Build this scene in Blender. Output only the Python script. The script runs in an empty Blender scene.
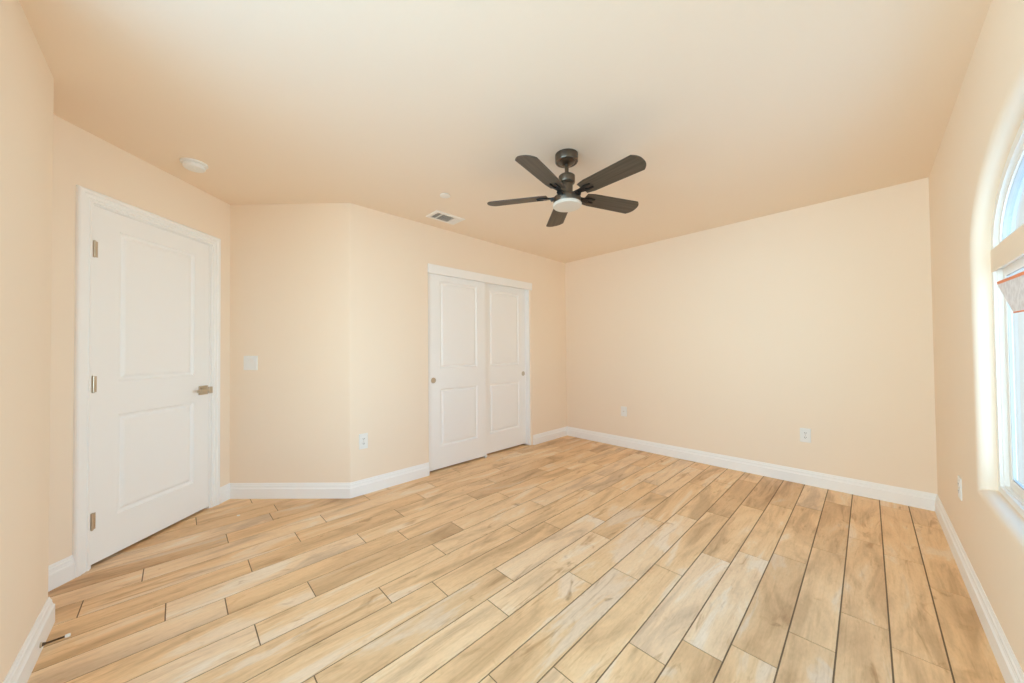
import bpy, bmesh, math, random
from mathutils import Vector, Matrix
from mathutils.geometry import tessellate_polygon

S = bpy.context.scene
C = S.collection
R2 = math.sqrt(0.5)

# ------------------------------------------------------------------ camera
CAM_H, F_PX, PITCH, ROLL, YAW, SHIFT_PX = 1.187, 345.1, 0.0156, -0.0097, 0.8003, 4.81
fw = Vector((-math.sin(YAW), math.cos(YAW), 0)); rt = Vector((math.cos(YAW), math.sin(YAW), 0)); up = Vector((0, 0, 1))
fwd = fw * math.cos(PITCH) + up * math.sin(PITCH)
up2 = up * math.cos(PITCH) - fw * math.sin(PITCH)
R = rt * math.cos(ROLL) + up2 * math.sin(ROLL)
U = up2 * math.cos(ROLL) - rt * math.sin(ROLL)
cam_data = bpy.data.cameras.new('camera')
cam_data.sensor_fit = 'HORIZONTAL'; cam_data.sensor_width = 36.0
cam_data.lens = F_PX / 1024 * 36.0
cam_data.shift_y = SHIFT_PX / 1024
cam_data.clip_start = 0.02
cam = bpy.data.objects.new('camera', cam_data); C.objects.link(cam)
M = Matrix(((R.x, U.x, -fwd.x, 0), (R.y, U.y, -fwd.y, 0), (R.z, U.z, -fwd.z, CAM_H), (0, 0, 0, 1)))
cam.matrix_world = M
S.camera = cam

# ------------------------------------------------------------------ daylight and exposure
SKY = dict(up_e=3.79, up_w=3.27, dn_e=2.68, dn_w=5.01, lobe_e=10.31, lobe_s=2.20, lobe_w=7.40, lobe_x=1.80, lobe_n=1.00)      # radiance of the parts of the outdoors
TINT = dict(up_e=(0.079, 0.472, 1.000), up_w=(0.135, 0.486, 1.000), dn_e=(0.552, 0.746, 1.000), dn_w=(0.397, 0.679, 1.000), lobe_e=(0.656, 0.883, 1.000), lobe_s=(1.000, 0.955, 0.682), lobe_w=(0.851, 1.000, 0.919), lobe_x=(1.000, 0.722, 0.306), lobe_n=(0.921, 0.974, 1.000))
world = bpy.data.worlds.new('daylight'); S.world = world
world.use_nodes = True
wn = world.node_tree.nodes; wl = world.node_tree.links
wn.clear()
wo = wn.new('ShaderNodeOutputWorld'); bg = wn.new('ShaderNodeBackground'); tc = wn.new('ShaderNodeTexCoord')
def w_dot(axis, lo, hi):                       # smooth mask of the directions round an axis
    d = wn.new('ShaderNodeVectorMath'); d.operation = 'DOT_PRODUCT'; wl.new(tc.outputs['Generated'], d.inputs[0])
    d.inputs[1].default_value = Vector(axis).normalized()
    m = wn.new('ShaderNodeMapRange'); m.interpolation_type = 'SMOOTHSTEP'; wl.new(d.outputs['Value'], m.inputs['Value'])
    m.inputs['From Min'].default_value = lo; m.inputs['From Max'].default_value = hi
    return m.outputs[0]
def w_math(op, a, b):
    m = wn.new('ShaderNodeMath'); m.operation = op
    for v, i in ((a, 0), (b, 1)):
        if isinstance(v, (int, float)): m.inputs[i].default_value = v
        else: wl.new(v, m.inputs[i])
    return m.outputs[0]
w_up = w_dot((0, 0, 1), -0.06, 0.06); w_dn = w_math('SUBTRACT', 1.0, w_up)
w_e = w_dot((1, 1, 0), -0.3, 0.3); w_w = w_math('SUBTRACT', 1.0, w_e)
masks = dict(up_e=w_math('MULTIPLY', w_up, w_e), up_w=w_math('MULTIPLY', w_up, w_w), dn_e=w_math('MULTIPLY', w_dn, w_e), dn_w=w_math('MULTIPLY', w_dn, w_w),
             lobe_e=w_dot((0.82, 0.57, 0.10), 0.81, 0.97), lobe_s=w_dot((0.5, -0.85, 0.12), 0.60, 0.97), lobe_w=w_dot((-0.6, -0.8, 0.12), 0.60, 0.97), lobe_x=w_dot((0.90, -0.42, 0.10), 0.80, 0.97))
w_n = w_dot((0.10, 1.0, 0.0), 0.86, 0.95); w_not_n = w_math('SUBTRACT', 1.0, w_n)
masks = {k: w_math('MULTIPLY', m, w_not_n) for k, m in masks.items()}; masks['lobe_n'] = w_n      # a paler quarter straight along the wall
total = None
for key, mask in masks.items():
    c = wn.new('ShaderNodeVectorMath'); c.operation = 'SCALE'; c.inputs[0].default_value = [t * SKY[key] for t in TINT[key]]
    wl.new(mask, c.inputs['Scale'])
    if total is None: total = c.outputs[0]
    else:
        ad = wn.new('ShaderNodeVectorMath'); ad.operation = 'ADD'; wl.new(total, ad.inputs[0]); wl.new(c.outputs[0], ad.inputs[1]); total = ad.outputs[0]
wl.new(total, bg.inputs['Color']); bg.inputs['Strength'].default_value = 1.0
wl.new(bg.outputs[0], wo.inputs['Surface'])

# sky portals in the arched window opening and the added one: tell the renderer where daylight enters (they give off nothing themselves)
def portal(name, loc, rot, w, h):
    pl = bpy.data.lights.new(name, 'AREA'); pl.shape = 'RECTANGLE'; pl.size = w; pl.size_y = h; pl.cycles.is_portal = True
    po = bpy.data.objects.new(name, pl); C.objects.link(po); po.location = loc; po.rotation_euler = rot
portal('window_portal', (0.449, 1.80, 1.28), (0, math.pi/2, 0), 1.5, 1.62)
portal('added_window_portal', (-0.92, -0.554, 1.385), (math.pi/2, 0, 0), 1.84, 1.87)

S.view_settings.view_transform = 'Standard'; S.view_settings.look = 'None'
S.view_settings.gamma = 1.0; S.view_settings.use_curve_mapping = False
S.view_settings.exposure = 0.0
cy = S.cycles
cy.max_bounces = 24; cy.diffuse_bounces = 16; cy.glossy_bounces = 6; cy.transmission_bounces = 8; cy.transparent_max_bounces = 16
cy.use_denoising = True
cy.sample_clamp_indirect = 0

# ------------------------------------------------------------------ room numbers (metres)
X0, Y0, X1, YF, XF, H = -2.983, 3.964, 0.335, -0.404, -2.536, 2.44   # closet wall, back wall, window wall, near wall, its end
YC = 1.028; XD, YD = -3.696, 0.316                                    # corner wall ends
WT = 0.14
BH, BT = 0.1235, 0.017

# ------------------------------------------------------------------ materials
def mat(name, col, rough=0.5, metal=0.0, spec=0.5, bump=None, emit=None):
    m = bpy.data.materials.new(name); m.use_nodes = True
    nt = m.node_tree; b = nt.nodes['Principled BSDF']
    b.inputs['Base Color'].default_value = (*col, 1); b.inputs['Roughness'].default_value = rough
    b.inputs['Metallic'].default_value = metal; b.inputs['Specular IOR Level'].default_value = spec
    if emit:
        b.inputs['Emission Color'].default_value = (*emit[0], 1); b.inputs['Emission Strength'].default_value = emit[1]
    if bump:
        t = nt.nodes.new('ShaderNodeTexCoord'); n = nt.nodes.new('ShaderNodeTexNoise'); bp = nt.nodes.new('ShaderNodeBump')
        n.inputs['Scale'].default_value = bump[0]; n.inputs['Detail'].default_value = 3
        bp.inputs['Strength'].default_value = bump[1]; bp.inputs['Distance'].default_value = 0.002
        nt.links.new(t.outputs['Object'], n.inputs['Vector']); nt.links.new(n.outputs['Fac'], bp.inputs['Height'])
        nt.links.new(bp.outputs[0], b.inputs['Normal'])
    return m

WALL = mat('wall_paint', (0.895, 0.765, 0.62), 0.85, spec=0.25, bump=(90, 0.12))
CEIL = mat('ceiling_paint', (0.895, 0.765, 0.62), 0.9, spec=0.2, bump=(70, 0.15))
WHITE = mat('white_trim_paint', (0.92, 0.915, 0.905), 0.45, spec=0.4, bump=(60, 0.03))
DOORW = mat('white_door_paint', (0.915, 0.91, 0.90), 0.45, spec=0.4, bump=(60, 0.03))
VINYL = mat('white_vinyl', (0.87, 0.84, 0.795), 0.35, bump=(40, 0.02))
PLATE = mat('white_plastic', (0.84, 0.84, 0.82), 0.35, bump=(80, 0.02))
SLOT = mat('dark_slot', (0.06, 0.055, 0.05), 0.6, bump=(80, 0.02))
NICKEL = mat('satin_nickel', (0.62, 0.55, 0.45), 0.32, metal=1.0, bump=(300, 0.05))
GRAPH = mat('brushed_graphite', (0.15, 0.126, 0.100), 0.30, metal=0.9, bump=(200, 0.05))
BLACK = mat('black_metal', (0.018, 0.016, 0.015), 0.35, metal=0.5, bump=(200, 0.05))
BRONZE = mat('dark_bronze', (0.09, 0.055, 0.03), 0.35, metal=0.8, bump=(200, 0.05))
RUBBER = mat('white_rubber', (0.85, 0.84, 0.8), 0.5, bump=(100, 0.03))
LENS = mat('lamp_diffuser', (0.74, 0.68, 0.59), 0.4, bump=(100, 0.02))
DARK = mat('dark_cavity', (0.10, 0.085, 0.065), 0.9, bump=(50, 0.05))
GASKET = mat('grey_gasket', (0.48, 0.49, 0.49), 0.5, bump=(80, 0.03))
GROUT = mat('brown_grout', (0.215, 0.138, 0.074), 0.9, bump=(150, 0.2))
ORANGE = mat('orange_print', (0.86, 0.26, 0.11), 0.5, bump=(80, 0.02))
VENTW = mat('white_vent_enamel', (0.88, 0.84, 0.78), 0.4, bump=(80, 0.02))

def glass_mat():
    m = bpy.data.materials.new('window_glass'); m.use_nodes = True
    nt = m.node_tree; nt.nodes.clear()
    o = nt.nodes.new('ShaderNodeOutputMaterial'); t = nt.nodes.new('ShaderNodeBsdfTransparent'); g = nt.nodes.new('ShaderNodeBsdfGlossy')
    mx = nt.nodes.new('ShaderNodeMixShader'); fr = nt.nodes.new('ShaderNodeFresnel'); fr.inputs['IOR'].default_value = 1.45
    t.inputs['Color'].default_value = (0.90, 0.95, 0.97, 1); g.inputs['Roughness'].default_value = 0.02
    ge = nt.nodes.new('ShaderNodeNewGeometry'); inv = nt.nodes.new('ShaderNodeMath'); inv.operation = 'SUBTRACT'; inv.inputs[0].default_value = 1.0
    nt.links.new(ge.outputs['Backfacing'], inv.inputs[1])
    mu = nt.nodes.new('ShaderNodeMath'); mu.operation = 'MULTIPLY'; nt.links.new(fr.outputs[0], mu.inputs[0]); nt.links.new(inv.outputs[0], mu.inputs[1])
    nt.links.new(mu.outputs[0], mx.inputs[0]); nt.links.new(t.outputs[0], mx.inputs[1]); nt.links.new(g.outputs[0], mx.inputs[2])
    nt.links.new(mx.outputs[0], o.inputs['Surface'])
    return m
GLASS = glass_mat()

def film_mat():
    m = bpy.data.materials.new('label_film'); m.use_nodes = True
    nt = m.node_tree; b = nt.nodes['Principled BSDF']; o = nt.nodes['Material Output']
    b.inputs['Roughness'].default_value = 0.5
    t = nt.nodes.new('ShaderNodeTexCoord'); n = nt.nodes.new('ShaderNodeTexNoise'); r = nt.nodes.new('ShaderNodeValToRGB')
    n.inputs['Scale'].default_value = 45; n.inputs['Detail'].default_value = 4
    r.color_ramp.elements[0].position = 0.42; r.color_ramp.elements[0].color = (0.76, 0.73, 0.73, 1)
    r.color_ramp.elements[1].position = 0.58; r.color_ramp.elements[1].color = (0.88, 0.86, 0.86, 1)
    nt.links.new(t.outputs['Object'], n.inputs['Vector']); nt.links.new(n.outputs['Fac'], r.inputs[0]); nt.links.new(r.outputs[0], b.inputs['Base Color'])
    tr = nt.nodes.new('ShaderNodeBsdfTransparent'); mx = nt.nodes.new('ShaderNodeMixShader'); mx.inputs[0].default_value = 0.85
    nt.links.new(tr.outputs[0], mx.inputs[1]); nt.links.new(b.outputs[0], mx.inputs[2]); nt.links.new(mx.outputs[0], o.inputs['Surface'])
    return m
FILM = film_mat()

def wood_mat():
    m = bpy.data.materials.new('wood_look_plank'); m.use_nodes = True
    nt = m.node_tree; N = nt.nodes; L = nt.links; b = N['Principled BSDF']
    at = N.new('ShaderNodeAttribute'); at.attribute_name = 'plank'
    sep = N.new('ShaderNodeSeparateColor'); L.new(at.outputs['Color'], sep.inputs[0])
    t = N.new('ShaderNodeTexCoord')
    off = N.new('ShaderNodeVectorMath'); off.operation = 'SCALE'; off.inputs['Scale'].default_value = 37.0
    L.new(at.outputs['Color'], off.inputs[0])
    add = N.new('ShaderNodeVectorMath'); add.operation = 'ADD'
    L.new(t.outputs['Object'], add.inputs[0]); L.new(off.outputs[0], add.inputs[1])
    def noise(sx, sy, scale, detail, dist=0.0, rough=0.55):
        mpn = N.new('ShaderNodeMapping'); mpn.inputs['Scale'].default_value = (sx, sy, 1)
        L.new(add.outputs[0], mpn.inputs['Vector'])
        n = N.new('ShaderNodeTexNoise'); n.inputs['Scale'].default_value = scale; n.inputs['Detail'].default_value = detail
        n.inputs['Distortion'].default_value = dist; n.inputs['Roughness'].default_value = rough
        L.new(mpn.outputs[0], n.inputs['Vector']); return n.outputs['Fac']
    def ramp(src, stops):
        r = N.new('ShaderNodeValToRGB'); L.new(src, r.inputs[0]); el = r.color_ramp.elements
        el[0].position, el[0].color = stops[0][0], (*stops[0][1], 1)
        el[1].position, el[1].color = stops[-1][0], (*stops[-1][1], 1)
        for p, c in stops[1:-1]:
            q = el.new(p); q.color = (*c, 1)
        return r.outputs[0]
    def mix(fac, a, c, blend='MIX'):
        x = N.new('ShaderNodeMix'); x.data_type = 'RGBA'; x.blend_type = blend
        if isinstance(fac, float): x.inputs[0].default_value = fac
        else: L.new(fac, x.inputs[0])
        for s, i in ((a, 6), (c, 7)):
            if isinstance(s, tuple): x.inputs[i].default_value = (*s, 1)
            else: L.new(s, x.inputs[i])
        return x.outputs[2]
    broad = noise(7.0, 1.5, 1.0, 4, 0.9, 0.55)
    tone = ramp(sep.outputs[0], [(0.0, WOOD['brown']), (0.22, WOOD['tan']), (0.55, WOOD['honey']), (0.80, WOOD['honey2']), (1.0, WOOD['pale'])])
    cloud = ramp(broad, [(0.33, WOOD['brown']), (0.42, WOOD['tan']), (0.50, WOOD['honey']), (0.58, WOOD['honey2']), (0.64, WOOD['pale'])])
    col = mix(0.60, tone, cloud)
    grain = noise(46.0, 3.0, 1.0, 5, 1.4, 0.62)
    gr = ramp(grain, [(0.28, (0.80, 0.74, 0.67)), (0.50, (1.0, 1.0, 1.0)), (0.75, (1.05, 1.05, 1.05))])
    col = mix(0.60, col, gr, 'MULTIPLY')
    fine = noise(150.0, 40.0, 1.0, 3)
    fg = ramp(fine, [(0.3, (0.88, 0.86, 0.84)), (0.6, (1.02, 1.02, 1.02))])
    col = mix(0.5, col, fg, 'MULTIPLY')
    streak = noise(13.0, 1.6, 1.0, 4, 1.8, 0.6)
    st = ramp(streak, [(0.29, (0.66, 0.55, 0.45)), (0.40, (1, 1, 1)), (1.0, (1, 1, 1))])
    col = mix(0.75, col, st, 'MULTIPLY')
    knot = noise(9.0, 5.0, 1.0, 3, 1.6)
    kn = ramp(knot, [(0.22, (0.42, 0.30, 0.20)), (0.30, (0.86, 0.80, 0.74)), (0.37, (1, 1, 1)), (1.0, (1, 1, 1))])
    col = mix(0.65, col, kn, 'MULTIPLY')
    L.new(col, b.inputs['Base Color'])
    b.inputs['Roughness'].default_value = 0.42; b.inputs['Specular IOR Level'].default_value = 0.35
    bp = N.new('ShaderNodeBump'); bp.inputs['Strength'].default_value = 0.15; bp.inputs['Distance'].default_value = 0.001
    L.new(grain, bp.inputs['Height']); L.new(bp.outputs[0], b.inputs['Normal'])
    return m
WOOD = dict(brown=(0.49, 0.290, 0.142), tan=(0.70, 0.455, 0.246), honey=(0.87, 0.585, 0.322), honey2=(0.90, 0.645, 0.380), pale=(0.92, 0.765, 0.59))
PLANK = wood_mat()

def blade_mat():
    m = bpy.data.materials.new('dark_wood_blade'); m.use_nodes = True
    nt = m.node_tree; N = nt.nodes; L = nt.links; b = N['Principled BSDF']
    t = N.new('ShaderNodeTexCoord'); mpn = N.new('ShaderNodeMapping'); mpn.inputs['Scale'].default_value = (3, 90, 1)
    n = N.new('ShaderNodeTexNoise'); n.inputs['Scale'].default_value = 1.0; n.inputs['Detail'].default_value = 4
    r = N.new('ShaderNodeValToRGB')
    r.color_ramp.elements[0].position = 0.35; r.color_ramp.elements[0].color = (0.056, 0.042, 0.028, 1)
    r.color_ramp.elements[1].position = 0.70; r.color_ramp.elements[1].color = (0.108, 0.083, 0.057, 1)
    L.new(t.outputs['Object'], mpn.inputs[0]); L.new(mpn.outputs[0], n.inputs['Vector']); L.new(n.outputs['Fac'], r.inputs[0]); L.new(r.outputs[0], b.inputs['Base Color'])
    b.inputs['Roughness'].default_value = 0.45
    return m
BLADE = blade_mat()

# ------------------------------------------------------------------ mesh helpers
def tag(o, label, cat, group=None, kind=None):
    o['label'] = label; o['category'] = cat
    if group: o['group'] = group
    if kind: o['kind'] = kind
    return o
def obj(name, bm, m, parent=None, smooth=False, bevel=0.0, recalc=True):
    if recalc: bmesh.ops.recalc_face_normals(bm, faces=bm.faces)
    me = bpy.data.meshes.new(name); bm.to_mesh(me); bm.free()
    for mm in (m if isinstance(m, (list, tuple)) else [m]): me.materials.append(mm)
    if smooth:
        for p in me.polygons: p.use_smooth = True
        if hasattr(me, 'set_sharp_from_angle'): me.set_sharp_from_angle(angle=math.radians(35))
    o = bpy.data.objects.new(name, me); C.objects.link(o)
    if parent is not None: o.parent = parent
    if bevel:
        b = o.modifiers.new('bevel', 'BEVEL'); b.width = bevel; b.segments = 2; b.limit_method = 'ANGLE'
    return o
def empty(name, loc, rz=0.0):
    o = bpy.data.objects.new(name, None); C.objects.link(o); o.location = loc; o.rotation_euler = (0, 0, rz)
    o.empty_display_size = 0.05
    return o
def box(bm, a, b, T=None):
    vs = [bm.verts.new((x, y, z)) for x in (a[0], b[0]) for y in (a[1], b[1]) for z in (a[2], b[2])]
    fs = [bm.faces.new([vs[i] for i in q]) for q in ((0,1,3,2),(4,6,7,5),(0,4,5,1),(2,3,7,6),(0,2,6,4),(1,5,7,3))]
    if T is not None: bmesh.ops.transform(bm, matrix=T, verts=vs)
    return vs
def prism(bm, poly, z0, z1):
    lo = [bm.verts.new((p[0], p[1], z0)) for p in poly]; hi = [bm.verts.new((p[0], p[1], z1)) for p in poly]
    bm.faces.new(lo[::-1]); bm.faces.new(hi)
    n = len(poly)
    for i in range(n): bm.faces.new((lo[i], lo[(i+1) % n], hi[(i+1) % n], hi[i]))
    return lo + hi
def lathe(bm, prof, seg=40, T=None):
    rings = []; allv = []
    for r, z in prof:
        if r < 1e-6: rings.append([bm.verts.new((0, 0, z))])
        else: rings.append([bm.verts.new((r*math.cos(2*math.pi*k/seg), r*math.sin(2*math.pi*k/seg), z)) for k in range(seg)])
        allv += rings[-1]
    for a, b in zip(rings, rings[1:]):
        for k in range(seg):
            k2 = (k+1) % seg
            if len(a) == 1 and len(b) == 1: continue
            if len(a) == 1: bm.faces.new((a[0], b[k], b[k2]))
            elif len(b) == 1: bm.faces.new((a[k], a[k2], b[0]))
            else: bm.faces.new((a[k], a[k2], b[k2], b[k]))
    for ring in (rings[0], rings[-1]):
        if len(ring) > 1: bm.faces.new(ring)
    if T is not None: bmesh.ops.transform(bm, matrix=T, verts=allv)
    return allv
def sweep(bm, path, prof, closed=False):
    """path: list of (point, tvec, zvec): each profile point (t, z) sits at point + t*tvec + z*zvec"""
    rings = [[bm.verts.new(p + t*tv + z*zv) for t, z in prof] for p, tv, zv in path]
    n = len(prof)
    for a, b in zip(rings, rings[1:]):
        for i in range(n): bm.faces.new((a[i], a[(i+1) % n], b[(i+1) % n], b[i]))
    bm.faces.new(rings[0][::-1]); bm.faces.new(rings[-1])
def frame_T(origin, xdir, ydir, zdir):
    return Matrix(((xdir[0], ydir[0], zdir[0], origin[0]), (xdir[1], ydir[1], zdir[1], origin[1]), (xdir[2], ydir[2], zdir[2], origin[2]), (0, 0, 0, 1)))

# ------------------------------------------------------------------ ceiling
bm = bmesh.new(); box(bm, (-4.3, -1.2, H), (X1 + WT, Y0 + WT, H + 0.1))
tag(obj('ceiling', bm, CEIL), 'flat warm beige ceiling over the empty room', 'ceiling', kind='structure')

# ------------------------------------------------------------------ floor of staggered planks
LX = [0.342, 0.193, 0.043, -0.107, -0.2535, -0.4045, -0.551, -0.6985, -0.846, -0.994, -1.142, -1.293, -1.444, -1.594,
      -1.746, -1.900, -2.055, -2.206, -2.362, -2.520, -2.676, -2.826, -2.980, -3.132, -3.284, -3.440, -3.590, -3.742, -3.894, -4.046]
J = [2.695, 2.042, 2.152, 1.85, 1.607, 2.381, 2.213, 1.91, 1.716, 2.406, 1.961, 1.255, 1.84, 1.626, 1.137, 1.38, 1.06,
     0.854, 1.187, 1.454, 0.76, 0.237, 0.499, 0.553, 0.103, 0.435, 0.2, 0.6, 0.0]
PL, G = 0.888, 0.0056
def clip(poly, n, c):      # keep n.p >= c
    out = []
    for i, p in enumerate(poly):
        q = poly[(i+1) % len(poly)]; dp = n[0]*p[0]+n[1]*p[1]-c; dq = n[0]*q[0]+n[1]*q[1]-c
        if dp >= 0: out.append(p)
        if (dp >= 0) != (dq >= 0):
            t = dp/(dp-dq); out.append((p[0]+t*(q[0]-p[0]), p[1]+t*(q[1]-p[1])))
    return out
random.seed(11)
TONE = [(6, 1.8, .97), (5, 1.9, .93), (4, 2.0, .10), (11, 1.7, .95), (14, 2.4, .94), (14, -0.2, .96), (15, 0.9, .03), (17, 2.2, .05), (10, 0.6, .85),
        (7, 3.2, .08), (7, 2.3, .6), (5, 2.8, .6), (3, 3.1, .15), (3, 2.3, .7), (2, 2.6, .35), (1, 3.3, .55), (1, 2.5, .6), (0, 3.1, .5), (0, 2.2, .4), (8, 2.1, .9), (8, 1.2, .2),
        (9, 2.0, .45), (12, 1.4, .55), (13, 1.2, .5), (18, 0.7, .3), (19, 1.0, .5), (21, 0.6, .35), (6, 2.6, .65)]
bm = bmesh.new()
lay = bm.loops.layers.float_color.new('plank')
for r in range(len(J)):
    xa, xb = LX[r+1] + G/2, LX[r] - G/2
    y = J[r]
    while y > -1.6: y -= PL
    k = 0
    while y < Y0 + 0.02:
        lo, hi = max(y, -1.2), min(y + PL, Y0 + 0.02)
        y += PL
        if hi - lo < 0.03: continue
        poly = [(xa, lo + G*0.42), (xb, lo + G*0.42), (xb, hi - G*0.42), (xa, hi - G*0.42)]
        if xb > -0.0 or True: pass
        poly = clip(poly, (1, 1), XD + YD - 0.05*1.414)
        if poly and xa < -3.02 and True:
            if lo > 1.2:                      # closet floor strip
                poly = clip(poly, (1, 0), -3.62); poly = clip(poly, (0, 1), 1.3)
            else:
                poly = clip(poly, (1, -1), X0 - YC - 0.05*1.414)
        if not poly or len(poly) < 3: continue
        if max(p[0] for p in poly) > X1: poly = clip(poly, (-1, 0), -X1 - 0.004)
        lo_v = [bm.verts.new((p[0], p[1], -0.010)) for p in poly]; hi_v = [bm.verts.new((p[0], p[1], 0.0)) for p in poly]
        c = [next((t for rr, ym, t in TONE if rr == r and lo < ym < hi), random.random()), random.random(), random.random(), 1]
        k += 1
        n = len(poly); fs = [bm.faces.new(hi_v)]
        for i in range(n): fs.append(bm.faces.new((lo_v[i], lo_v[(i+1) % n], hi_v[(i+1) % n], hi_v[i])))
        for f in fs:
            for l in f.loops: l[lay] = c
n_plank = len(bm.faces)
box(bm, (-4.25, -1.2, -0.08), (X1 + 0.05, Y0 + 0.05, -0.0022))
bm.faces.ensure_lookup_table()
for f in bm.faces[n_plank:]: f.material_index = 1
tag(obj('floor', bm, [PLANK, GROUT]), 'honey coloured wood-look plank floor with dark joints', 'floor', kind='structure')

# ------------------------------------------------------------------ walls
def arc(cx, cyy, r, a0, a1, n=8):
    return [(cx + r*math.cos(math.radians(a0 + (a1-a0)*i/n)), cyy + r*math.sin(math.radians(a0 + (a1-a0)*i/n))) for i in range(n+1)]
OY0, OY1, OZ = 1.756, 3.222, 2.02          # closet opening
BN = 0.020
# left (closet) wall: rounded outside corner where it meets the corner wall
bm = bmesh.new()
tC = BN * math.tan(math.radians(22.5))
corner = arc(X0 - BN, YC + tC, BN, -45, 0, 6)
prism(bm, corner + [(X0, OY0), (X0 - WT, OY0), (X0 - WT, YC + 0.05)], 0, H)
prism(bm, [(X0, Y0 + WT), (X0 - WT, Y0 + WT), (X0 - WT, OY1)] + arc(X0 - BN, OY1 + BN, BN, -90, 0, 8), 0, H)
box(bm, (X0 - WT, OY0, OZ), (X0, OY1 + BN, H))
# closet shell behind the sliding doors
box(bm, (-3.75, 1.45, 0), (-3.63, 3.5, H)); box(bm, (-3.63, 1.45, 0), (X0 - WT, 1.55, H)); box(bm, (-3.63, 3.4, 0), (X0 - WT, 3.5, H))
tag(obj('wall_left', bm, WALL, smooth=True), 'cream wall holding the white sliding closet doors', 'wall', kind='structure')
# back wall
bm = bmesh.new(); box(bm, (X0, Y0, 0), (X1 + WT, Y0 + WT, H))
tag(obj('wall_back', bm, WALL), 'plain cream far wall with two low wall plates', 'wall', kind='structure')
# near wall and its return into the recess
SG = ((XF - XD) - 0) * 1.41421356                         # where the recess return meets the entry wall, measured along it
yG = YD - (XF - XD)
bm = bmesh.new()
NX0, NX1, NZ0, NZ1 = -1.84, 0.00, 0.45, 2.32          # opening of the added window, out of view, lets in fill light
for xa, xb in ((XF, NX0), (NX1, X1 + WT)):
    box(bm, (xa, YF - WT, 0), (xb, YF, H))
box(bm, (NX0, YF - WT, 0), (NX1, YF, NZ0)); box(bm, (NX0, YF - WT, NZ1), (NX1, YF, H))
box(bm, (XF, yG - 0.05, 0), (XF + 0.16, YF - WT, H))
tag(obj('wall_front', bm, WALL), 'cream wall end at the left edge beside the entry door', 'wall', kind='structure')
# corner wall (between entry wall and closet wall)
dC = Vector((R2, R2, 0)); nC = Vector((R2, -R2, 0))
pC = Vector((X0, YC, 0)); pD = Vector((XD, YD, 0))
c0 = pC - dC * tC
bm = bmesh.new()
prism(bm, [(pD.x, pD.y), (c0.x, c0.y), (c0.x - 0.13*nC.x, c0.y - 0.13*nC.y), (pD.x - 0.13*nC.x, pD.y - 0.13*nC.y)], 0, H)
tag(obj('wall_corner', bm, WALL), 'narrow cream wall with the light switch between door and closet', 'wall', kind='structure')
# entry wall with door niche
dE = Vector((R2, -R2, 0)); nE = Vector((R2, R2, 0)); Zv = Vector((0, 0, 1))
TE = frame_T(pD, dE, Zv, -nE)   # not used for prisms; local (s, z, depth)
def E(s, t, z=0.0):              # s along the entry wall from the corner, t out into the room
    return pD + dE*s + nE*t + Zv*z
DS0, DS1, DZ = 0.178, 0.940, 2.049
bm = bmesh.new()
def ebox(bm, s0, s1, t0, t1, z0, z1):
    vs = [bm.verts.new(E(s, t, z)) for s in (s0, s1) for t in (t0, t1) for z in (z0, z1)]
    for q in ((0,1,3,2),(4,6,7,5),(0,4,5,1),(2,3,7,6),(0,2,6,4),(1,5,7,3)): bm.faces.new([vs[i] for i in q])
ebox(bm, -0.14, DS0, -0.16, 0, 0, H); ebox(bm, DS1, 1.75, -0.16, 0, 0, H); ebox(bm, DS0, DS1, -0.16, 0, DZ, H); ebox(bm, DS0, DS1, -0.18, -0.15, 0, DZ)
tag(obj('wall_entry', bm, WALL), 'cream wall around the white hinged entry door', 'wall', kind='structure')

# window wall with arched opening
WY0, WY1, WZ0, WZS, WB = 1.0, 2.60, 0.552, 1.62, 0.385
WC = (WY0 + WY1)/2; WA = (WY1 - WY0)/2
WTR = 0.104
FD = 0.055                      # depth of the window unit behind the wall face
def arch_pts(n=40, off=0.0, z0=WZS):
    return [(WC + (WA+off)*math.cos(math.pi*i/n), z0 + (WB+off)*math.sin(math.pi*i/n)) for i in range(n+1)]
def outline(off=0.0):
    a = arch_pts(40, off)
    return [(WY1 + off, WZ0 - off)] + a + [(WY0 - off, WZ0 - off)]
def fill2d(bm, loops, x, flip=False):
    flat = [p for l in loops for p in l]
    vs = [bm.verts.new((x, p[0], p[1])) for p in flat]
    for t in tessellate_polygon([[Vector((p[0], p[1], 0)) for p in l] for l in loops]):
        try: bm.faces.new([vs[i] for i in t])
        except ValueError: pass
    return vs
RB = 0.032
rect = [(YF - WT, 0), (Y0 + WT, 0), (Y0 + WT, H), (YF - WT, H)]
bm = bmesh.new()
fill2d(bm, [rect, outline(RB)], X1)
fill2d(bm, [rect, outline(0)], X1 + WTR)
rings = []
for i in range(9):
    a = math.radians(90*i/8)
    off = RB*(1 - math.sin(a)); dep = RB*(1 - math.cos(a))
    rings.append([bm.verts.new((X1 + dep, p[0], p[1])) for p in outline(off)])
rings.append([bm.verts.new((X1 + WTR, p[0], p[1])) for p in outline(0)])
n = len(rings[0])
for a, b in zip(rings, rings[1:]):
    for k in range(n): bm.faces.new((a[k], a[(k+1) % n], b[(k+1) % n], b[k]))
outer = [[bm.verts.new((x, p[0], p[1])) for p in rect] for x in (X1, X1 + WTR)]
for k in range(4): bm.faces.new((outer[0][k], outer[0][(k+1) % 4], outer[1][(k+1) % 4], outer[1][k]))
bmesh.ops.remove_doubles(bm, verts=bm.verts, dist=1e-5)
tag(obj('wall_right', bm, WALL, smooth=True), 'cream wall with the arched window opening', 'wall', kind='structure')

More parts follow.
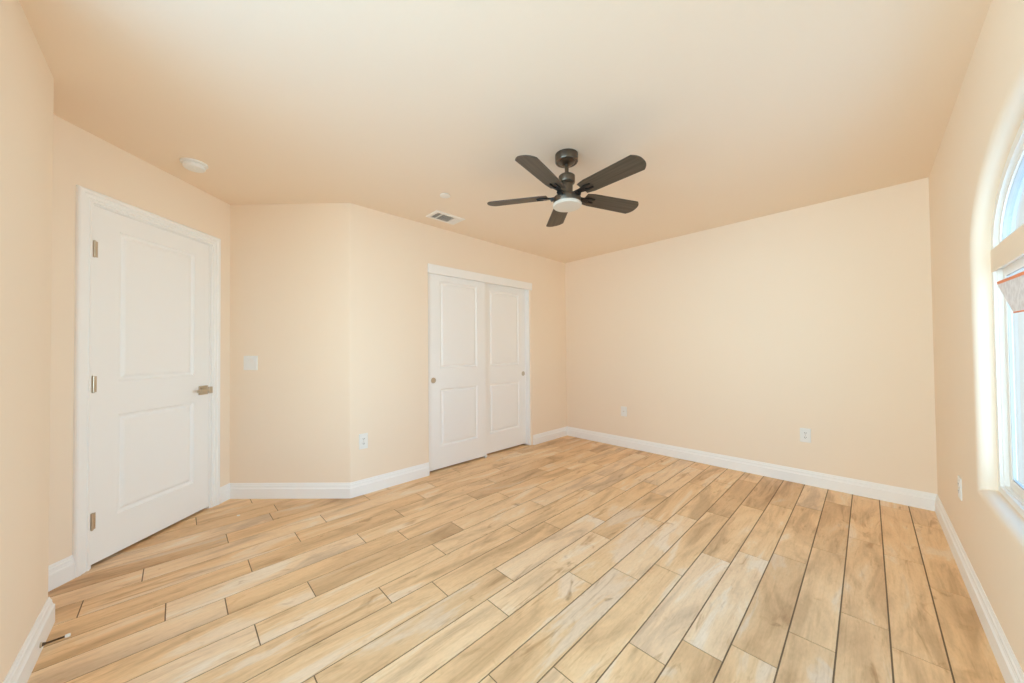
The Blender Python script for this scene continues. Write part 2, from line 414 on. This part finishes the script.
# ------------------------------------------------------------------ baseboards
BP = [(0, 0), (BT, 0), (BT, 0.079), (0.0115, 0.086), (0.0115, 0.091), (0.0100, 0.094), (0.0100, 0.105), (0.006, 0.110), (0.006, 0.116), (0.003, BH), (0, BH)]
def base(name, p, q, tp, tq, label):
    bm = bmesh.new()
    sweep(bm, [(Vector((*p, 0)), Vector((*tp, 0)), Zv), (Vector((*q, 0)), Vector((*tq, 0)), Zv)], BP)
    tag(obj(name, bm, WHITE), label, 'baseboard', kind='structure')
k8 = math.tan(math.radians(22.5))
base('baseboard_left', (X0, OY1 + 0.028), (X0, Y0), (1, 0), (1, -1), 'short white baseboard between closet and far corner')
base('baseboard_back', (X0, Y0), (X1, Y0), (1, -1), (-1, -1), 'long white baseboard along the far wall')
base('baseboard_right', (X1, Y0), (X1, YF), (-1, -1), (-1, 1), 'white baseboard along the window wall')
base('baseboard_front', (X1, YF), (XF, YF), (-1, 1), (-1, 1), 'white baseboard on the wall end at the left edge')
base('baseboard_recess', (XF, YF), (XF, yG), (-1, 1), (-1, 1 + math.sqrt(2)), 'white baseboard inside the narrow recess by the door')
base('baseboard_entry', (XF, yG), tuple(E(1.0105, 0).xy), (-1, 1 + math.sqrt(2)), tuple(nE.xy), 'short white baseboard left of the entry door')
base('baseboard_door', tuple(E(0.1075, 0).xy), (XD, YD), tuple(nE.xy), (math.sqrt(2), 0), 'tiny white baseboard right of the entry door')
base('baseboard_corner', (XD, YD), (X0, YC), (math.sqrt(2), 0), (1, -k8), 'white baseboard under the light switch')
base('baseboard_closet', (X0, YC), (X0, OY0 - 0.003), (1, -k8), (1, 0), 'white baseboard left of the closet doors')

# ------------------------------------------------------------------ panelled door slabs
def slab(bm, W, Hh, T, panels, P):
    """front face with moulded panels; P(u, v, d) maps to the world, d = depth below the front"""
    us = sorted({0, W} | {p[0] for p in panels} | {p[1] for p in panels}); vs = sorted({0, Hh} | {p[2] for p in panels} | {p[3] for p in panels})
    def q(a, b, c, d): bm.faces.new([bm.verts.new(P(*t)) for t in (a, b, c, d)])
    for i in range(len(us)-1):
        for j in range(len(vs)-1):
            mu, mv = (us[i]+us[i+1])/2, (vs[j]+vs[j+1])/2
            if any(p[0] < mu < p[1] and p[2] < mv < p[3] for p in panels): continue
            q((us[i], vs[j], 0), (us[i+1], vs[j], 0), (us[i+1], vs[j+1], 0), (us[i], vs[j+1], 0))
    for a, b, c, d in panels:
        prof = [(0, 0), (0.004, 0.006), (0.013, 0.0125), (0.021, 0.013), (0.033, 0.005), (0.039, 0.003)]
        for (i0, d0), (i1, d1) in zip(prof, prof[1:]):
            o = [(a+i0, c+i0, d0), (b-i0, c+i0, d0), (b-i0, d-i0, d0), (a+i0, d-i0, d0)]
            n = [(a+i1, c+i1, d1), (b-i1, c+i1, d1), (b-i1, d-i1, d1), (a+i1, d-i1, d1)]
            for k in range(4): q(o[k], o[(k+1) % 4], n[(k+1) % 4], n[k])
        i, dd = prof[-1]
        q((a+i, c+i, dd), (b-i, c+i, dd), (b-i, d-i, dd), (a+i, d-i, dd))
    o = [(0, 0), (W, 0), (W, Hh), (0, Hh)]
    for k in range(4):
        x, y = o[k], o[(k+1) % 4]; q((*x, 0), (*x, T), (*y, T), (*y, 0))
    q(*[(*p, T) for p in o])
    bmesh.ops.remove_doubles(bm, verts=bm.verts, dist=1e-5)

# entry door
SL0, SL1, SZ0, SZ1 = 0.192, 0.928, 0.018, 2.040
bm = bmesh.new()
slab(bm, SL1-SL0, SZ1-SZ0, 0.035, [(0.315-SL0, 0.800-SL0, 0.244-SZ0, 0.836-SZ0), (0.315-SL0, 0.800-SL0, 1.034-SZ0, 1.932-SZ0)],
     lambda u, v, d: E(SL0+u, -0.002-d, SZ0+v))
door1 = tag(obj('door_1', bm, DOORW), 'white two-panel entry door with lever handle and three hinges', 'door', kind='structure')
for zc in (1.792, 1.026, 0.258):
    bm = bmesh.new()
    T = frame_T(E(SL1 + 0.0015, 0.0055, zc), dE, nE, Zv)
    lathe(bm, [(0, -0.049), (0.003, -0.049), (0.0062, -0.045), (0.0062, 0.045), (0.003, 0.049), (0, 0.049)], 16, T)
    ebox(bm, SL1 - 0.018, SL1 + 0.001, -0.0025, 0.0012, zc - 0.045, zc + 0.045)
    h = obj('hinge', bm, NICKEL, door1, smooth=True); h['label'] = 'satin nickel hinge'
bm = bmesh.new()
sc_, zc = 0.247, 0.918
hd = bmesh.new(); ebox(hd, sc_ - 0.034, sc_ + 0.034, -0.002, 0.009, zc - 0.034, zc + 0.034)
handle = obj('door_handle', hd, NICKEL, door1, bevel=0.0015); handle['label'] = 'satin nickel lever on a square rose'
bm = bmesh.new()
Tn = frame_T(E(sc_, 0.008, zc), dE, Zv, nE)
lathe(bm, [(0, 0), (0.012, 0), (0.012, 0.03), (0.011, 0.045), (0, 0.045)], 20, Tn)
ebox(bm, sc_ - 0.012, sc_ + 0.105, 0.050, 0.060, zc - 0.008, zc + 0.010)
ebox(bm, sc_ - 0.016, sc_ + 0.010, 0.046, 0.062, zc - 0.024, zc + 0.026)
obj('lever', bm, NICKEL, handle, smooth=True, bevel=0.0015)

# casing round the entry door
CW = 0.070
CP = [(0, 0), (0, 0.009), (0.004, 0.0115), (0.010, 0.0115), (0.014, 0.006), (0.019, 0.006), (0.023, 0.0125), (0.040, 0.013), (0.045, 0.019), (0.060, 0.0195), (0.066, 0.016), (0.070, 0.009), (0.070, 0)]
bm = bmesh.new()
i0, i1, iz = DS0 - 0.001, DS1 + 0.001, DZ - 0.001
path = [(E(i1, 0, 0), dE, nE), (E(i1, 0, iz), dE + Zv, nE), (E(i0, 0, iz), -dE + Zv, nE), (E(i0, 0, 0), -dE, nE)]
sweep(bm, path, CP)
# jamb lining and stop
ebox(bm, DS0, DS0 + 0.0125, -0.15, 0.001, 0, DZ); ebox(bm, DS1 - 0.0105, DS1, -0.15, 0.001, 0, DZ); ebox(bm, DS0 + 0.0125, DS1 - 0.0105, -0.15, 0.001, DZ - 0.0070, DZ)
ebox(bm, DS0 + 0.0125, DS0 + 0.024, -0.06, -0.04, 0, DZ - 0.007); ebox(bm, DS1 - 0.022, DS1 - 0.0105, -0.06, -0.04, 0, DZ - 0.007); ebox(bm, DS0 + 0.024, DS1 - 0.022, -0.06, -0.04, DZ - 0.019, DZ - 0.007)
tag(obj('trim_1', bm, WHITE), 'white moulded casing framing the entry door', 'door casing', kind='structure')

# closet: fascia and jamb lining
bm = bmesh.new()
box(bm, (X0 - 0.020, OY0, 1.970), (X0 + 0.012, OY1 + 0.030, 2.058))
tag(obj('trim_2', bm, WHITE, bevel=0.002), 'white header board above the sliding closet doors', 'trim', kind='structure')
bm = bmesh.new()
box(bm, (X0 - WT, OY1 - 0.016, 0), (X0 - 0.012, OY1, OZ)); box(bm, (X0 - WT, OY0, 0), (X0 - 0.012, OY0 + 0.002, OZ)); box(bm, (X0 - WT, OY0, OZ - 0.012), (X0 - 0.022, OY1, OZ))
tag(obj('trim_3', bm, WHITE, bevel=0.0015), 'white jamb lining inside the closet opening', 'trim', kind='structure')

# sliding closet doors
def closet_door(name, ya, yb, xf, panels, label, py):
    z0, z1 = 0.020, 1.998
    bm = bmesh.new()
    slab(bm, yb-ya, z1-z0, 0.035, [(a-ya, b-ya, c-z0, d-z0) for a, b, c, d in panels], lambda u, v, d: Vector((xf-d, ya+u, z0+v)))
    o = tag(obj(name, bm, DOORW), label, 'closet door', kind='structure')
    T = frame_T((xf, py, 0.908), (0, 1, 0), (0, 0, 1), (1, 0, 0))
    bm = bmesh.new()
    lathe(bm, [(0, 0.0005), (0.021, 0.0006), (0.0225, 0.003), (0.026, 0.0035), (0.0285, 0.002), (0.0285, -0.002), (0, -0.002)], 32, T)
    p = obj('finger_pull', bm, NICKEL, o, smooth=True); p['label'] = 'round nickel finger pull'
closet_door('door_2', OY0 + 0.003, 2.512, X0 - 0.032, [(1.912, 2.388, 0.238, 0.818), (1.912, 2.388, 1.026, 1.912)], 'left white sliding closet door, the one in front', 1.832)
closet_door('door_3', 2.478, OY1 - 0.018, X0 - 0.074, [(2.602, 3.088, 0.242, 0.816), (2.602, 3.088, 1.022, 1.904)], 'right white sliding closet door, running behind the other', 3.160)
bm = bmesh.new()
box(bm, (X0 - 0.115, 2.488, 0), (X0 - 0.018, 2.506, 0.006)); box(bm, (X0 - 0.0716, 2.486, 0.0), (X0 - 0.0692, 2.508, 0.017)); box(bm, (X0 - 0.028, 2.486, 0.0), (X0 - 0.018, 2.510, 0.030))
tag(obj('floor_guide', bm, RUBBER, bevel=0.001), 'small white floor guide under the meeting closet doors', 'door guide')

# ------------------------------------------------------------------ window
def ring_frame(bm, outer, inner, xa, xb):
    n = len(outer)
    A = [[bm.verts.new((x, p[0], p[1])) for p in l] for l in (outer, inner) for x in (xa, xb)]
    oa, ob, ia, ib = A
    for k in range(n):
        j = (k+1) % n
        for a, b in ((oa, ia), (ia, ib), (ib, ob), (ob, oa)): bm.faces.new((a[k], a[j], b[j], b[k]))
BZ0, BZ1 = 1.517, 1.617
bm = bmesh.new(); box(bm, (X1 + FD - 0.0015, WY0 - 0.004, BZ0), (X1 + FD + 0.004, WY1 + 0.004, BZ1))
tag(obj('trim_4', bm, WALL, bevel=0.003), 'beige bar between arched top window and lower window', 'trim', kind='structure')
# lower window
RZ0, RZ1 = BZ0 + 0.046, BZ1 - 0.046           # rails tucked behind the bar
def rectl(off, y0=WY0, y1=WY1, z0=WZ0, z1=RZ0): return [(y0+off, z0+off), (y1-off, z0+off), (y1-off, z1-off), (y0+off, z1-off)]
XA = X1 + FD
bm = bmesh.new()
ring_frame(bm, rectl(0.0), rectl(0.030), XA, X1 + WTR - 0.004)
ring_frame(bm, rectl(0.030), rectl(0.036), XA + 0.010, X1 + WTR - 0.006)
win1 = tag(obj('window_1', bm, VINYL, bevel=0.002), 'white framed lower window with a label stuck inside', 'window', kind='structure')
for ya, yb, xa in ((WY0 + 0.036, WC + 0.022, XA + 0.0375), (WC - 0.022, WY1 - 0.036, XA + 0.0235)):
    bm = bmesh.new()
    a = dict(y0=ya, y1=yb, z0=WZ0 + 0.036, z1=RZ0 - 0.036)
    ring_frame(bm, rectl(0.0, **a), rectl(0.036, **a), xa, xa + 0.013)
    sash = obj('sash', bm, VINYL, win1, bevel=0.002)
    bm = bmesh.new(); ring_frame(bm, rectl(0.0345, **a), rectl(0.041, **a), xa + 0.003, xa + 0.012)
    obj('gasket', bm, GASKET, sash)
    bm = bmesh.new(); box(bm, (xa + 0.006, ya + 0.036, a['z0'] + 0.036), (xa + 0.010, yb - 0.036, a['z1'] - 0.036))
    obj('pane', bm, GLASS, sash)
bm = bmesh.new(); box(bm, (XA + 0.012, WY0 + 0.04, WZ0 + 0.0302), (XA + 0.018, WY1 - 0.04, WZ0 + 0.0335)); box(bm, (XA + 0.013, WY0 + 0.04, RZ0 - 0.035), (XA + 0.044, WY1 - 0.04, RZ0 - 0.0305))
obj('track', bm, GASKET, win1)
# arched window
def archl(off):
    n = 40; zb = RZ1
    a = [(WC + (WA-off)*math.cos(math.pi*i/n), max(WZS, zb+off) + (WB-off - max(0, zb+off-WZS)) * math.sin(math.pi*i/n)) for i in range(n+1)]
    return [(WY1-off, zb+off)] + a + [(WY0+off, zb+off)]
bm = bmesh.new()
ring_frame(bm, archl(0.0), archl(0.040), XA, X1 + WTR - 0.004)
ring_frame(bm, archl(0.040), archl(0.066), XA + 0.014, X1 + WTR - 0.008)
win2 = tag(obj('window_2', bm, VINYL), 'white framed arched window above the beige bar', 'window', kind='structure')
bm = bmesh.new(); ring_frame(bm, archl(0.0655), archl(0.070), XA + 0.02, XA + 0.05); obj('gasket', bm, GASKET, win2)
bm = bmesh.new()
l = archl(0.066); fr = [bm.verts.new((XA + 0.030, p[0], p[1])) for p in l]; bk = [bm.verts.new((XA + 0.035, p[0], p[1])) for p in l]
bm.faces.new(fr); bm.faces.new(bk[::-1])
for k in range(len(l)): bm.faces.new((fr[k], fr[(k+1) % len(l)], bk[(k+1) % len(l)], bk[k]))
obj('pane', bm, GLASS, win2)
# manufacturer's sheet stuck at the top of the lower window (blank grey print, orange rule)
lab = empty('window_label', (X1 + FD - 0.004, 2.2, 1.39))
tag(lab, 'translucent paper label with orange rule stuck on the lower window', 'label')
def sheet(name, pts, m, thick):
    bm = bmesh.new()
    f = [bm.verts.new((x, y - 2.2, z - 1.39)) for x, y, z in pts]; b = [bm.verts.new((x + thick, y - 2.2, z - 1.39)) for x, y, z in pts]
    bm.faces.new(f); bm.faces.new(b[::-1]); n = len(pts)
    for k in range(n): bm.faces.new((f[k], f[(k+1) % n], b[(k+1) % n], b[k]))
    return obj(name, bm, m, lab)
sheet('sheet', [(0.0010, 2.492, 1.452), (0.0010, 2.27, 1.314), (0.0010, 1.93, 1.306), (0.0010, 1.93, 1.441)], FILM, 0.0008)
sheet('orange_rule', [(-0.0002, 2.492, 1.462), (-0.0002, 2.480, 1.450), (-0.0002, 1.93, 1.434), (-0.0002, 1.93, 1.446)], ORANGE, 0.0008)
sheet('lower_rule', [(-0.0002, 2.268, 1.3195), (-0.0002, 2.268, 1.3145), (-0.0002, 1.93, 1.3075), (-0.0002, 1.93, 1.3125)], ORANGE, 0.0008)

# extra unseen window, added to the near wall to brighten the far wall
def rectn(off): return [(NX0+off, NZ0+off), (NX1-off, NZ0+off), (NX1-off, NZ1-off), (NX0+off, NZ1-off)]
def ring_y(bm, outer, inner, ya, yb):
    n = len(outer)
    oa, ob, ia, ib = [[bm.verts.new((p[0], y, p[1])) for p in l] for l in (outer, inner) for y in (ya, yb)]
    for k in range(n):
        j = (k+1) % n
        for a, b in ((oa, ia), (ia, ib), (ib, ob), (ob, oa)): bm.faces.new((a[k], a[j], b[j], b[k]))
bm = bmesh.new(); ring_y(bm, rectn(0), rectn(0.055), YF - 0.06, YF - WT + 0.01)
box(bm, ((NX0+NX1)/2 - 0.025, YF - 0.115, NZ0 + 0.05), ((NX0+NX1)/2 + 0.025, YF - 0.07, NZ1 - 0.05))
win_added = tag(obj('added_window', bm, VINYL, bevel=0.002), 'added white framed window, unseen in the near wall, for fill daylight', 'window', kind='structure')
bm = bmesh.new(); box(bm, (NX0 + 0.05, YF - 0.098, NZ0 + 0.05), (NX1 - 0.05, YF - 0.092, NZ1 - 0.05)); obj('pane', bm, GLASS, win_added)

# ------------------------------------------------------------------ wall plates
def plate_root(name, o, xd, nd, label, cat, group=None):
    t = bpy.data.objects.new(name, None); C.objects.link(t); t.empty_display_size = 0.05
    t.matrix_world = frame_T(o, xd, (0, 0, 1), nd)
    return tag(t, label, cat, group)
def cover(parent, w, h):
    bm = bmesh.new()
    lo = [(-w/2, -h/2), (w/2, -h/2), (w/2, h/2), (-w/2, h/2)]
    r0 = [bm.verts.new((x, y, 0)) for x, y in lo]; r1 = [bm.verts.new((x, y, 0.003)) for x, y in lo]
    r2 = [bm.verts.new((x*(1-0.006/w), y*(1-0.006/h), 0.006)) for x, y in lo]
    for a, b in ((r0, r1), (r1, r2)):
        for k in range(4): bm.faces.new((a[k], a[(k+1) % 4], b[(k+1) % 4], b[k]))
    bm.faces.new(r0[::-1]); bm.faces.new(r2)
    return obj('cover_plate', bm, PLATE, parent)
def outlet(name, o, xd, nd, label, w=0.074, h=0.122):
    t = plate_root(name, o, xd, nd, label, 'outlet', 'duplex outlets low on the walls')
    cover(t, w, h)
    for zc in (-0.0195, 0.0195):
        bm = bmesh.new()
        pts = [(0.0165*math.cos(a), max(-0.013, min(0.013, 0.0165*math.sin(a))) + zc) for a in [2*math.pi*k/28 for k in range(28)]]
        prism(bm, pts, 0.005, 0.0078)
        rc = obj('receptacle', bm, PLATE, t)
        for sx_ in (-0.0055, 0.0055):
            bm = bmesh.new(); box(bm, (sx_ - 0.0014, zc - 0.002, 0.0074), (sx_ + 0.0014, zc + 0.007, 0.0082)); obj('slot', bm, SLOT, rc)
        bm = bmesh.new(); lathe(bm, [(0, 0.0074), (0.0024, 0.0074), (0.0024, 0.0082), (0, 0.0082)], 12, Matrix.Translation((0, zc - 0.007, 0))); obj('ground_hole', bm, SLOT, rc)
    bm = bmesh.new(); lathe(bm, [(0, 0.0055), (0.003, 0.0055), (0.003, 0.007), (0, 0.0072)], 12); obj('screw', bm, NICKEL, t)
outlet('outlet', (X0, 1.1335, 0.443), (0, 1, 0), (1, 0, 0), 'white outlet on the wall left of the closet doors', 0.072, 0.128)
outlet('outlet.001', (-0.394, Y0, 0.4285), (1, 0, 0), (0, -1, 0), 'white outlet toward the right end of the far wall')
outlet('outlet.002', (X1, 3.026, 0.431), (0, -1, 0), (-1, 0, 0), 'white outlet on the window wall below and beyond the window', 0.074, 0.115)
t = plate_root('wall_plate', (-2.110, Y0, 0.436), (1, 0, 0), (0, -1, 0), 'small white wall plate near the far corner', 'wall plate')
cover(t, 0.076, 0.118)
bm = bmesh.new(); box(bm, (-0.0165, -0.033, 0.005), (0.0165, 0.033, 0.0075)); ins = obj('insert', bm, PLATE, t, bevel=0.001)
bm = bmesh.new(); lathe(bm, [(0, 0.007), (0.0055, 0.007), (0.0055, 0.012), (0.003, 0.012), (0.003, 0.0085), (0, 0.0085)], 16); obj('socket', bm, NICKEL, ins, smooth=True)
# switch
sp = pD + dC*0.1755 + Zv*1.1145
t = plate_root('light_switch', sp, tuple(dC), tuple(nC), 'white double rocker light switch right of the entry door', 'light switch')
cover(t, 0.116, 0.118)
for cx in (-0.023, 0.023):
    bm = bmesh.new()
    vs = [bm.verts.new((cx + x, y, z)) for x in (-0.0165, 0.0165) for y, z in ((-0.033, 0.005), (-0.033, 0.0070), (0, 0.0065), (0.033, 0.0095), (0.033, 0.005))]
    bm.faces.new(vs[0:5]); bm.faces.new(vs[5:10][::-1])
    for k in range(5): bm.faces.new((vs[k], vs[(k+1) % 5], vs[5 + (k+1) % 5], vs[5 + k]))
    obj('rocker', bm, PLATE, t)

# ------------------------------------------------------------------ ceiling fittings
def hang(name, x, y, label, cat):
    return tag(empty(name, (x, y, H)), label, cat)
t = hang('smoke_detector', -3.048, 0.076, 'round white smoke detector on the ceiling near the entry door', 'smoke detector')
bm = bmesh.new(); lathe(bm, [(0, 0), (0.070, 0), (0.070, -0.006), (0.067, -0.010), (0.058, -0.011), (0, -0.011)], 48); obj('mounting_base', bm, PLATE, t, smooth=True)
bm = bmesh.new(); lathe(bm, [(0, -0.011), (0.056, -0.011), (0.054, -0.015), (0.058, -0.017), (0.057, -0.030), (0.050, -0.037), (0.030, -0.040), (0, -0.041)], 48); hs = obj('housing', bm, PLATE, t, smooth=True)
bm = bmesh.new(); lathe(bm, [(0, -0.039), (0.008, -0.0395), (0.008, -0.043), (0, -0.0435)], 20, Matrix.Translation((0.015, 0, 0))); obj('test_button', bm, RUBBER, hs, smooth=True)
t = hang('ceiling_disc', -2.322, 1.527, 'small flat white round cover on the ceiling beside the vent', 'ceiling cover')
bm = bmesh.new(); lathe(bm, [(0, 0), (0.038, 0), (0.038, -0.003), (0, -0.003)], 40); obj('backing_ring', bm, VENTW, t, smooth=True)
bm = bmesh.new(); lathe(bm, [(0, -0.003), (0.030, -0.003), (0.041, -0.006), (0.041, -0.0085), (0.036, -0.0095), (0, -0.0100)], 40); obj('cap', bm, VENTW, t, smooth=True)
# vent register
vx, vy, vw, vl = -2.712, 1.788, 0.190, 0.310
t = hang('ceiling_vent', vx, vy, 'white rectangular air register on the ceiling above the closet', 'air vent')
bm = bmesh.new()
def xr(x0, x1, y0, y1, z): return [(x0, y0, z), (x1, y0, z), (x1, y1, z), (x0, y1, z)]
hw, hl = vw/2, vl/2
loops = [xr(-hw, hw, -hl, hl, 0), xr(-hw, hw, -hl, hl, -0.003), xr(-hw+0.006, hw-0.006, -hl+0.006, hl-0.006, -0.008), xr(-hw+0.030, hw-0.030, -hl+0.030, hl-0.030, -0.009), xr(-hw+0.032, hw-0.032, -hl+0.032, hl-0.032, 0)]
vv = [[bm.verts.new(p) for p in l] for l in loops]
for a, b in zip(vv, vv[1:]):
    for k in range(4): bm.faces.new((a[k], a[(k+1) % 4], b[(k+1) % 4], b[k]))
obj('frame', bm, VENTW, t)
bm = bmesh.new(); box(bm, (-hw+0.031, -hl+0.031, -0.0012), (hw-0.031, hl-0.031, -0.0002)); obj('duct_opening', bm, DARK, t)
iy0, iy1, ix = -hl + 0.031, hl - 0.031, hw - 0.031
d1, d2 = iy0 + 0.052, iy1 - 0.060
for yy in (d1, d2):
    bm = bmesh.new(); box(bm, (-ix, yy - 0.004, -0.0095), (ix, yy + 0.004, -0.0015)); obj('divider', bm, VENTW, t)
def louvre(a, b, axis, tilt, w=0.011):
    bm = bmesh.new()
    ln = (Vector(b) - Vector(a)).length; mid = (Vector(a) + Vector(b))/2
    rot = Matrix.Rotation(math.pi/2 if axis == 'y' else 0, 4, 'Z')
    box(bm, (-ln/2, -w/2, -0.0005), (ln/2, w/2, 0.0005), Matrix.Translation(mid) @ rot @ Matrix.Rotation(tilt, 4, 'X'))
    obj('louvre', bm, VENTW, t)
for k in range(5):
    y = iy0 + 0.006 + k*0.0095; louvre((-ix, y, -0.0055), (ix, y, -0.0055), 'x', math.radians(52), 0.009)
for k in range(9):
    x = -ix + 0.008 + k*0.0140; louvre((x, d1 + 0.004, -0.0055), (x, d2 - 0.004, -0.0055), 'y', math.radians(48), 0.010)
for k in range(6):
    y = d2 + 0.008 + k*0.0098; louvre((-ix, y, -0.0055), (ix, y, -0.0055), 'x', math.radians(-42), 0.0105)

# ceiling fan
FX, FY = -1.317, 1.780
fan = hang('ceiling_fan', FX, FY, 'dark five-blade ceiling fan with round white light', 'ceiling fan')
def zp(prof): return [(r, z - H) for r, z in prof]
bm = bmesh.new(); lathe(bm, zp([(0, 2.44), (0.072, 2.44), (0.072, 2.396), (0.069, 2.391), (0.061, 2.389), (0.055, 2.392), (0.040, 2.380), (0.020, 2.374), (0, 2.374)]), 48); obj('canopy', bm, GRAPH, fan, smooth=True)
bm = bmesh.new(); lathe(bm, zp([(0, 2.378), (0.0125, 2.378), (0.0125, 2.29), (0, 2.29)]), 24); obj('downrod', bm, GRAPH, fan, smooth=True)
bm = bmesh.new(); lathe(bm, zp([(0, 2.312), (0.020, 2.312), (0.046, 2.306), (0.052, 2.300), (0.052, 2.262), (0.049, 2.257), (0.044, 2.256), (0, 2.256)]), 40); obj('coupling_cover', bm, GRAPH, fan, smooth=True)
bm = bmesh.new(); lathe(bm, zp([(0, 2.258), (0.042, 2.258), (0.042, 2.250), (0.037, 2.248), (0.037, 2.19), (0.045, 2.180), (0.045, 2.165), (0, 2.165)]), 40); obj('motor_neck', bm, GRAPH, fan, smooth=True)
bm = bmesh.new(); lathe(bm, zp([(0, 2.168), (0.080, 2.168), (0.087, 2.162), (0.088, 2.128), (0.086, 2.124), (0, 2.124)]), 48); obj('motor_housing', bm, GRAPH, fan, smooth=True)
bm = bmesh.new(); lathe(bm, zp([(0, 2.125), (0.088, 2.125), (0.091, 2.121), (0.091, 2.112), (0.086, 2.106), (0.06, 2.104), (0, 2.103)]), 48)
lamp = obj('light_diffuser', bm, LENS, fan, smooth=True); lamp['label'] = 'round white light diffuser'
ZB = 2.178 - H
def blade_bm():
    bm = bmesh.new(); pts = []
    r0, r1 = 0.125, 0.500
    pts += [(r0, -0.050), (r0 + 0.05, -0.060), (r1, -0.068)]
    for k in range(1, 12):
        a = -1 + 2*k/12; pts.append((r1 + 0.034*(1 - abs(a)**2.6), 0.068*a))
    pts += [(r1, 0.068), (r0 + 0.05, 0.060), (r0, 0.050)]
    prism(bm, pts, -0.003, 0.003)
    return bm
def bracket_bm():
    bm = bmesh.new()
    # arm out of the housing, then a forked plate with three screw bosses under the blade
    prism(bm, [(0.040, -0.018), (0.105, -0.015), (0.150, -0.026), (0.195, -0.022), (0.197, -0.012), (0.158, -0.011), (0.148, 0.0), (0.158, 0.011), (0.197, 0.012), (0.195, 0.022), (0.150, 0.026), (0.105, 0.015), (0.040, 0.018)], -0.011, -0.0035)
    box(bm, (0.036, -0.017, -0.024), (0.105, 0.017, -0.004))
    for x, y in ((0.186, -0.017), (0.186, 0.017), (0.132, 0.0)):
        lathe(bm, [(0, -0.009), (0.0045, -0.009), (0.0035, -0.0115), (0, -0.012)], 12, Matrix.Translation((x, y, 0)))
    return bm
b0 = k0 = None
for i in range(5):
    ang = math.radians(-6.2 + 72*i)
    rot = Matrix.Rotation(math.radians(1.3), 4, fw) @ Matrix.Rotation(ang, 4, 'Z') @ Matrix.Rotation(math.radians(-12), 4, 'X')
    if i == 0:
        b = obj('blade', blade_bm(), BLADE, fan, bevel=0.001); b['label'] = 'dark wood grain blade'
        k = obj('blade_bracket', bracket_bm(), BLACK, fan, bevel=0.001); k['label'] = 'black blade bracket'
        b0, k0 = b, k
    else:
        b = b0.copy(); C.objects.link(b); b.parent = fan
        k = k0.copy(); C.objects.link(k); k.parent = fan
    b.matrix_local = Matrix.Translation((0, 0, ZB)) @ rot
    k.matrix_local = Matrix.Translation((0, 0, ZB)) @ rot

# ------------------------------------------------------------------ small things at the floor
t = bpy.data.objects.new('door_stop', None); C.objects.link(t); t.empty_display_size = 0.03
t.matrix_world = frame_T((-2.316, YF + BT, 0.036), (1, 0, 0), (0, 0, 1), (0.08, 1, 0.03))
tag(t, 'dark bronze door stop with white tip on the left baseboard', 'door stop')
bm = bmesh.new(); lathe(bm, [(0, 0), (0.010, 0), (0.010, 0.003), (0.007, 0.006), (0, 0.006)], 24); obj('mounting_flange', bm, NICKEL, t, smooth=True)
bm = bmesh.new(); lathe(bm, [(0, 0.005), (0.0075, 0.005), (0.0060, 0.010), (0.0036, 0.016), (0.0036, 0.066), (0, 0.066)], 16); obj('rod', bm, BRONZE, t, smooth=True)
bm = bmesh.new(); lathe(bm, [(0, 0.062), (0.0062, 0.062), (0.0070, 0.064), (0.0070, 0.072), (0.0058, 0.0755), (0, 0.076)], 20); tip = obj('rubber_tip', bm, RUBBER, t, smooth=True); tip['label'] = 'white rubber tip'
bm = bmesh.new()
prism(bm, [(-3.262, 0.322), (-3.243, 0.318), (-3.234, 0.331), (-3.246, 0.340), (-3.258, 0.335)], 0.0002, 0.0022)
tag(obj('paint_chip', bm, RUBBER), 'tiny white speck lying on the floor before the switch wall', 'debris')
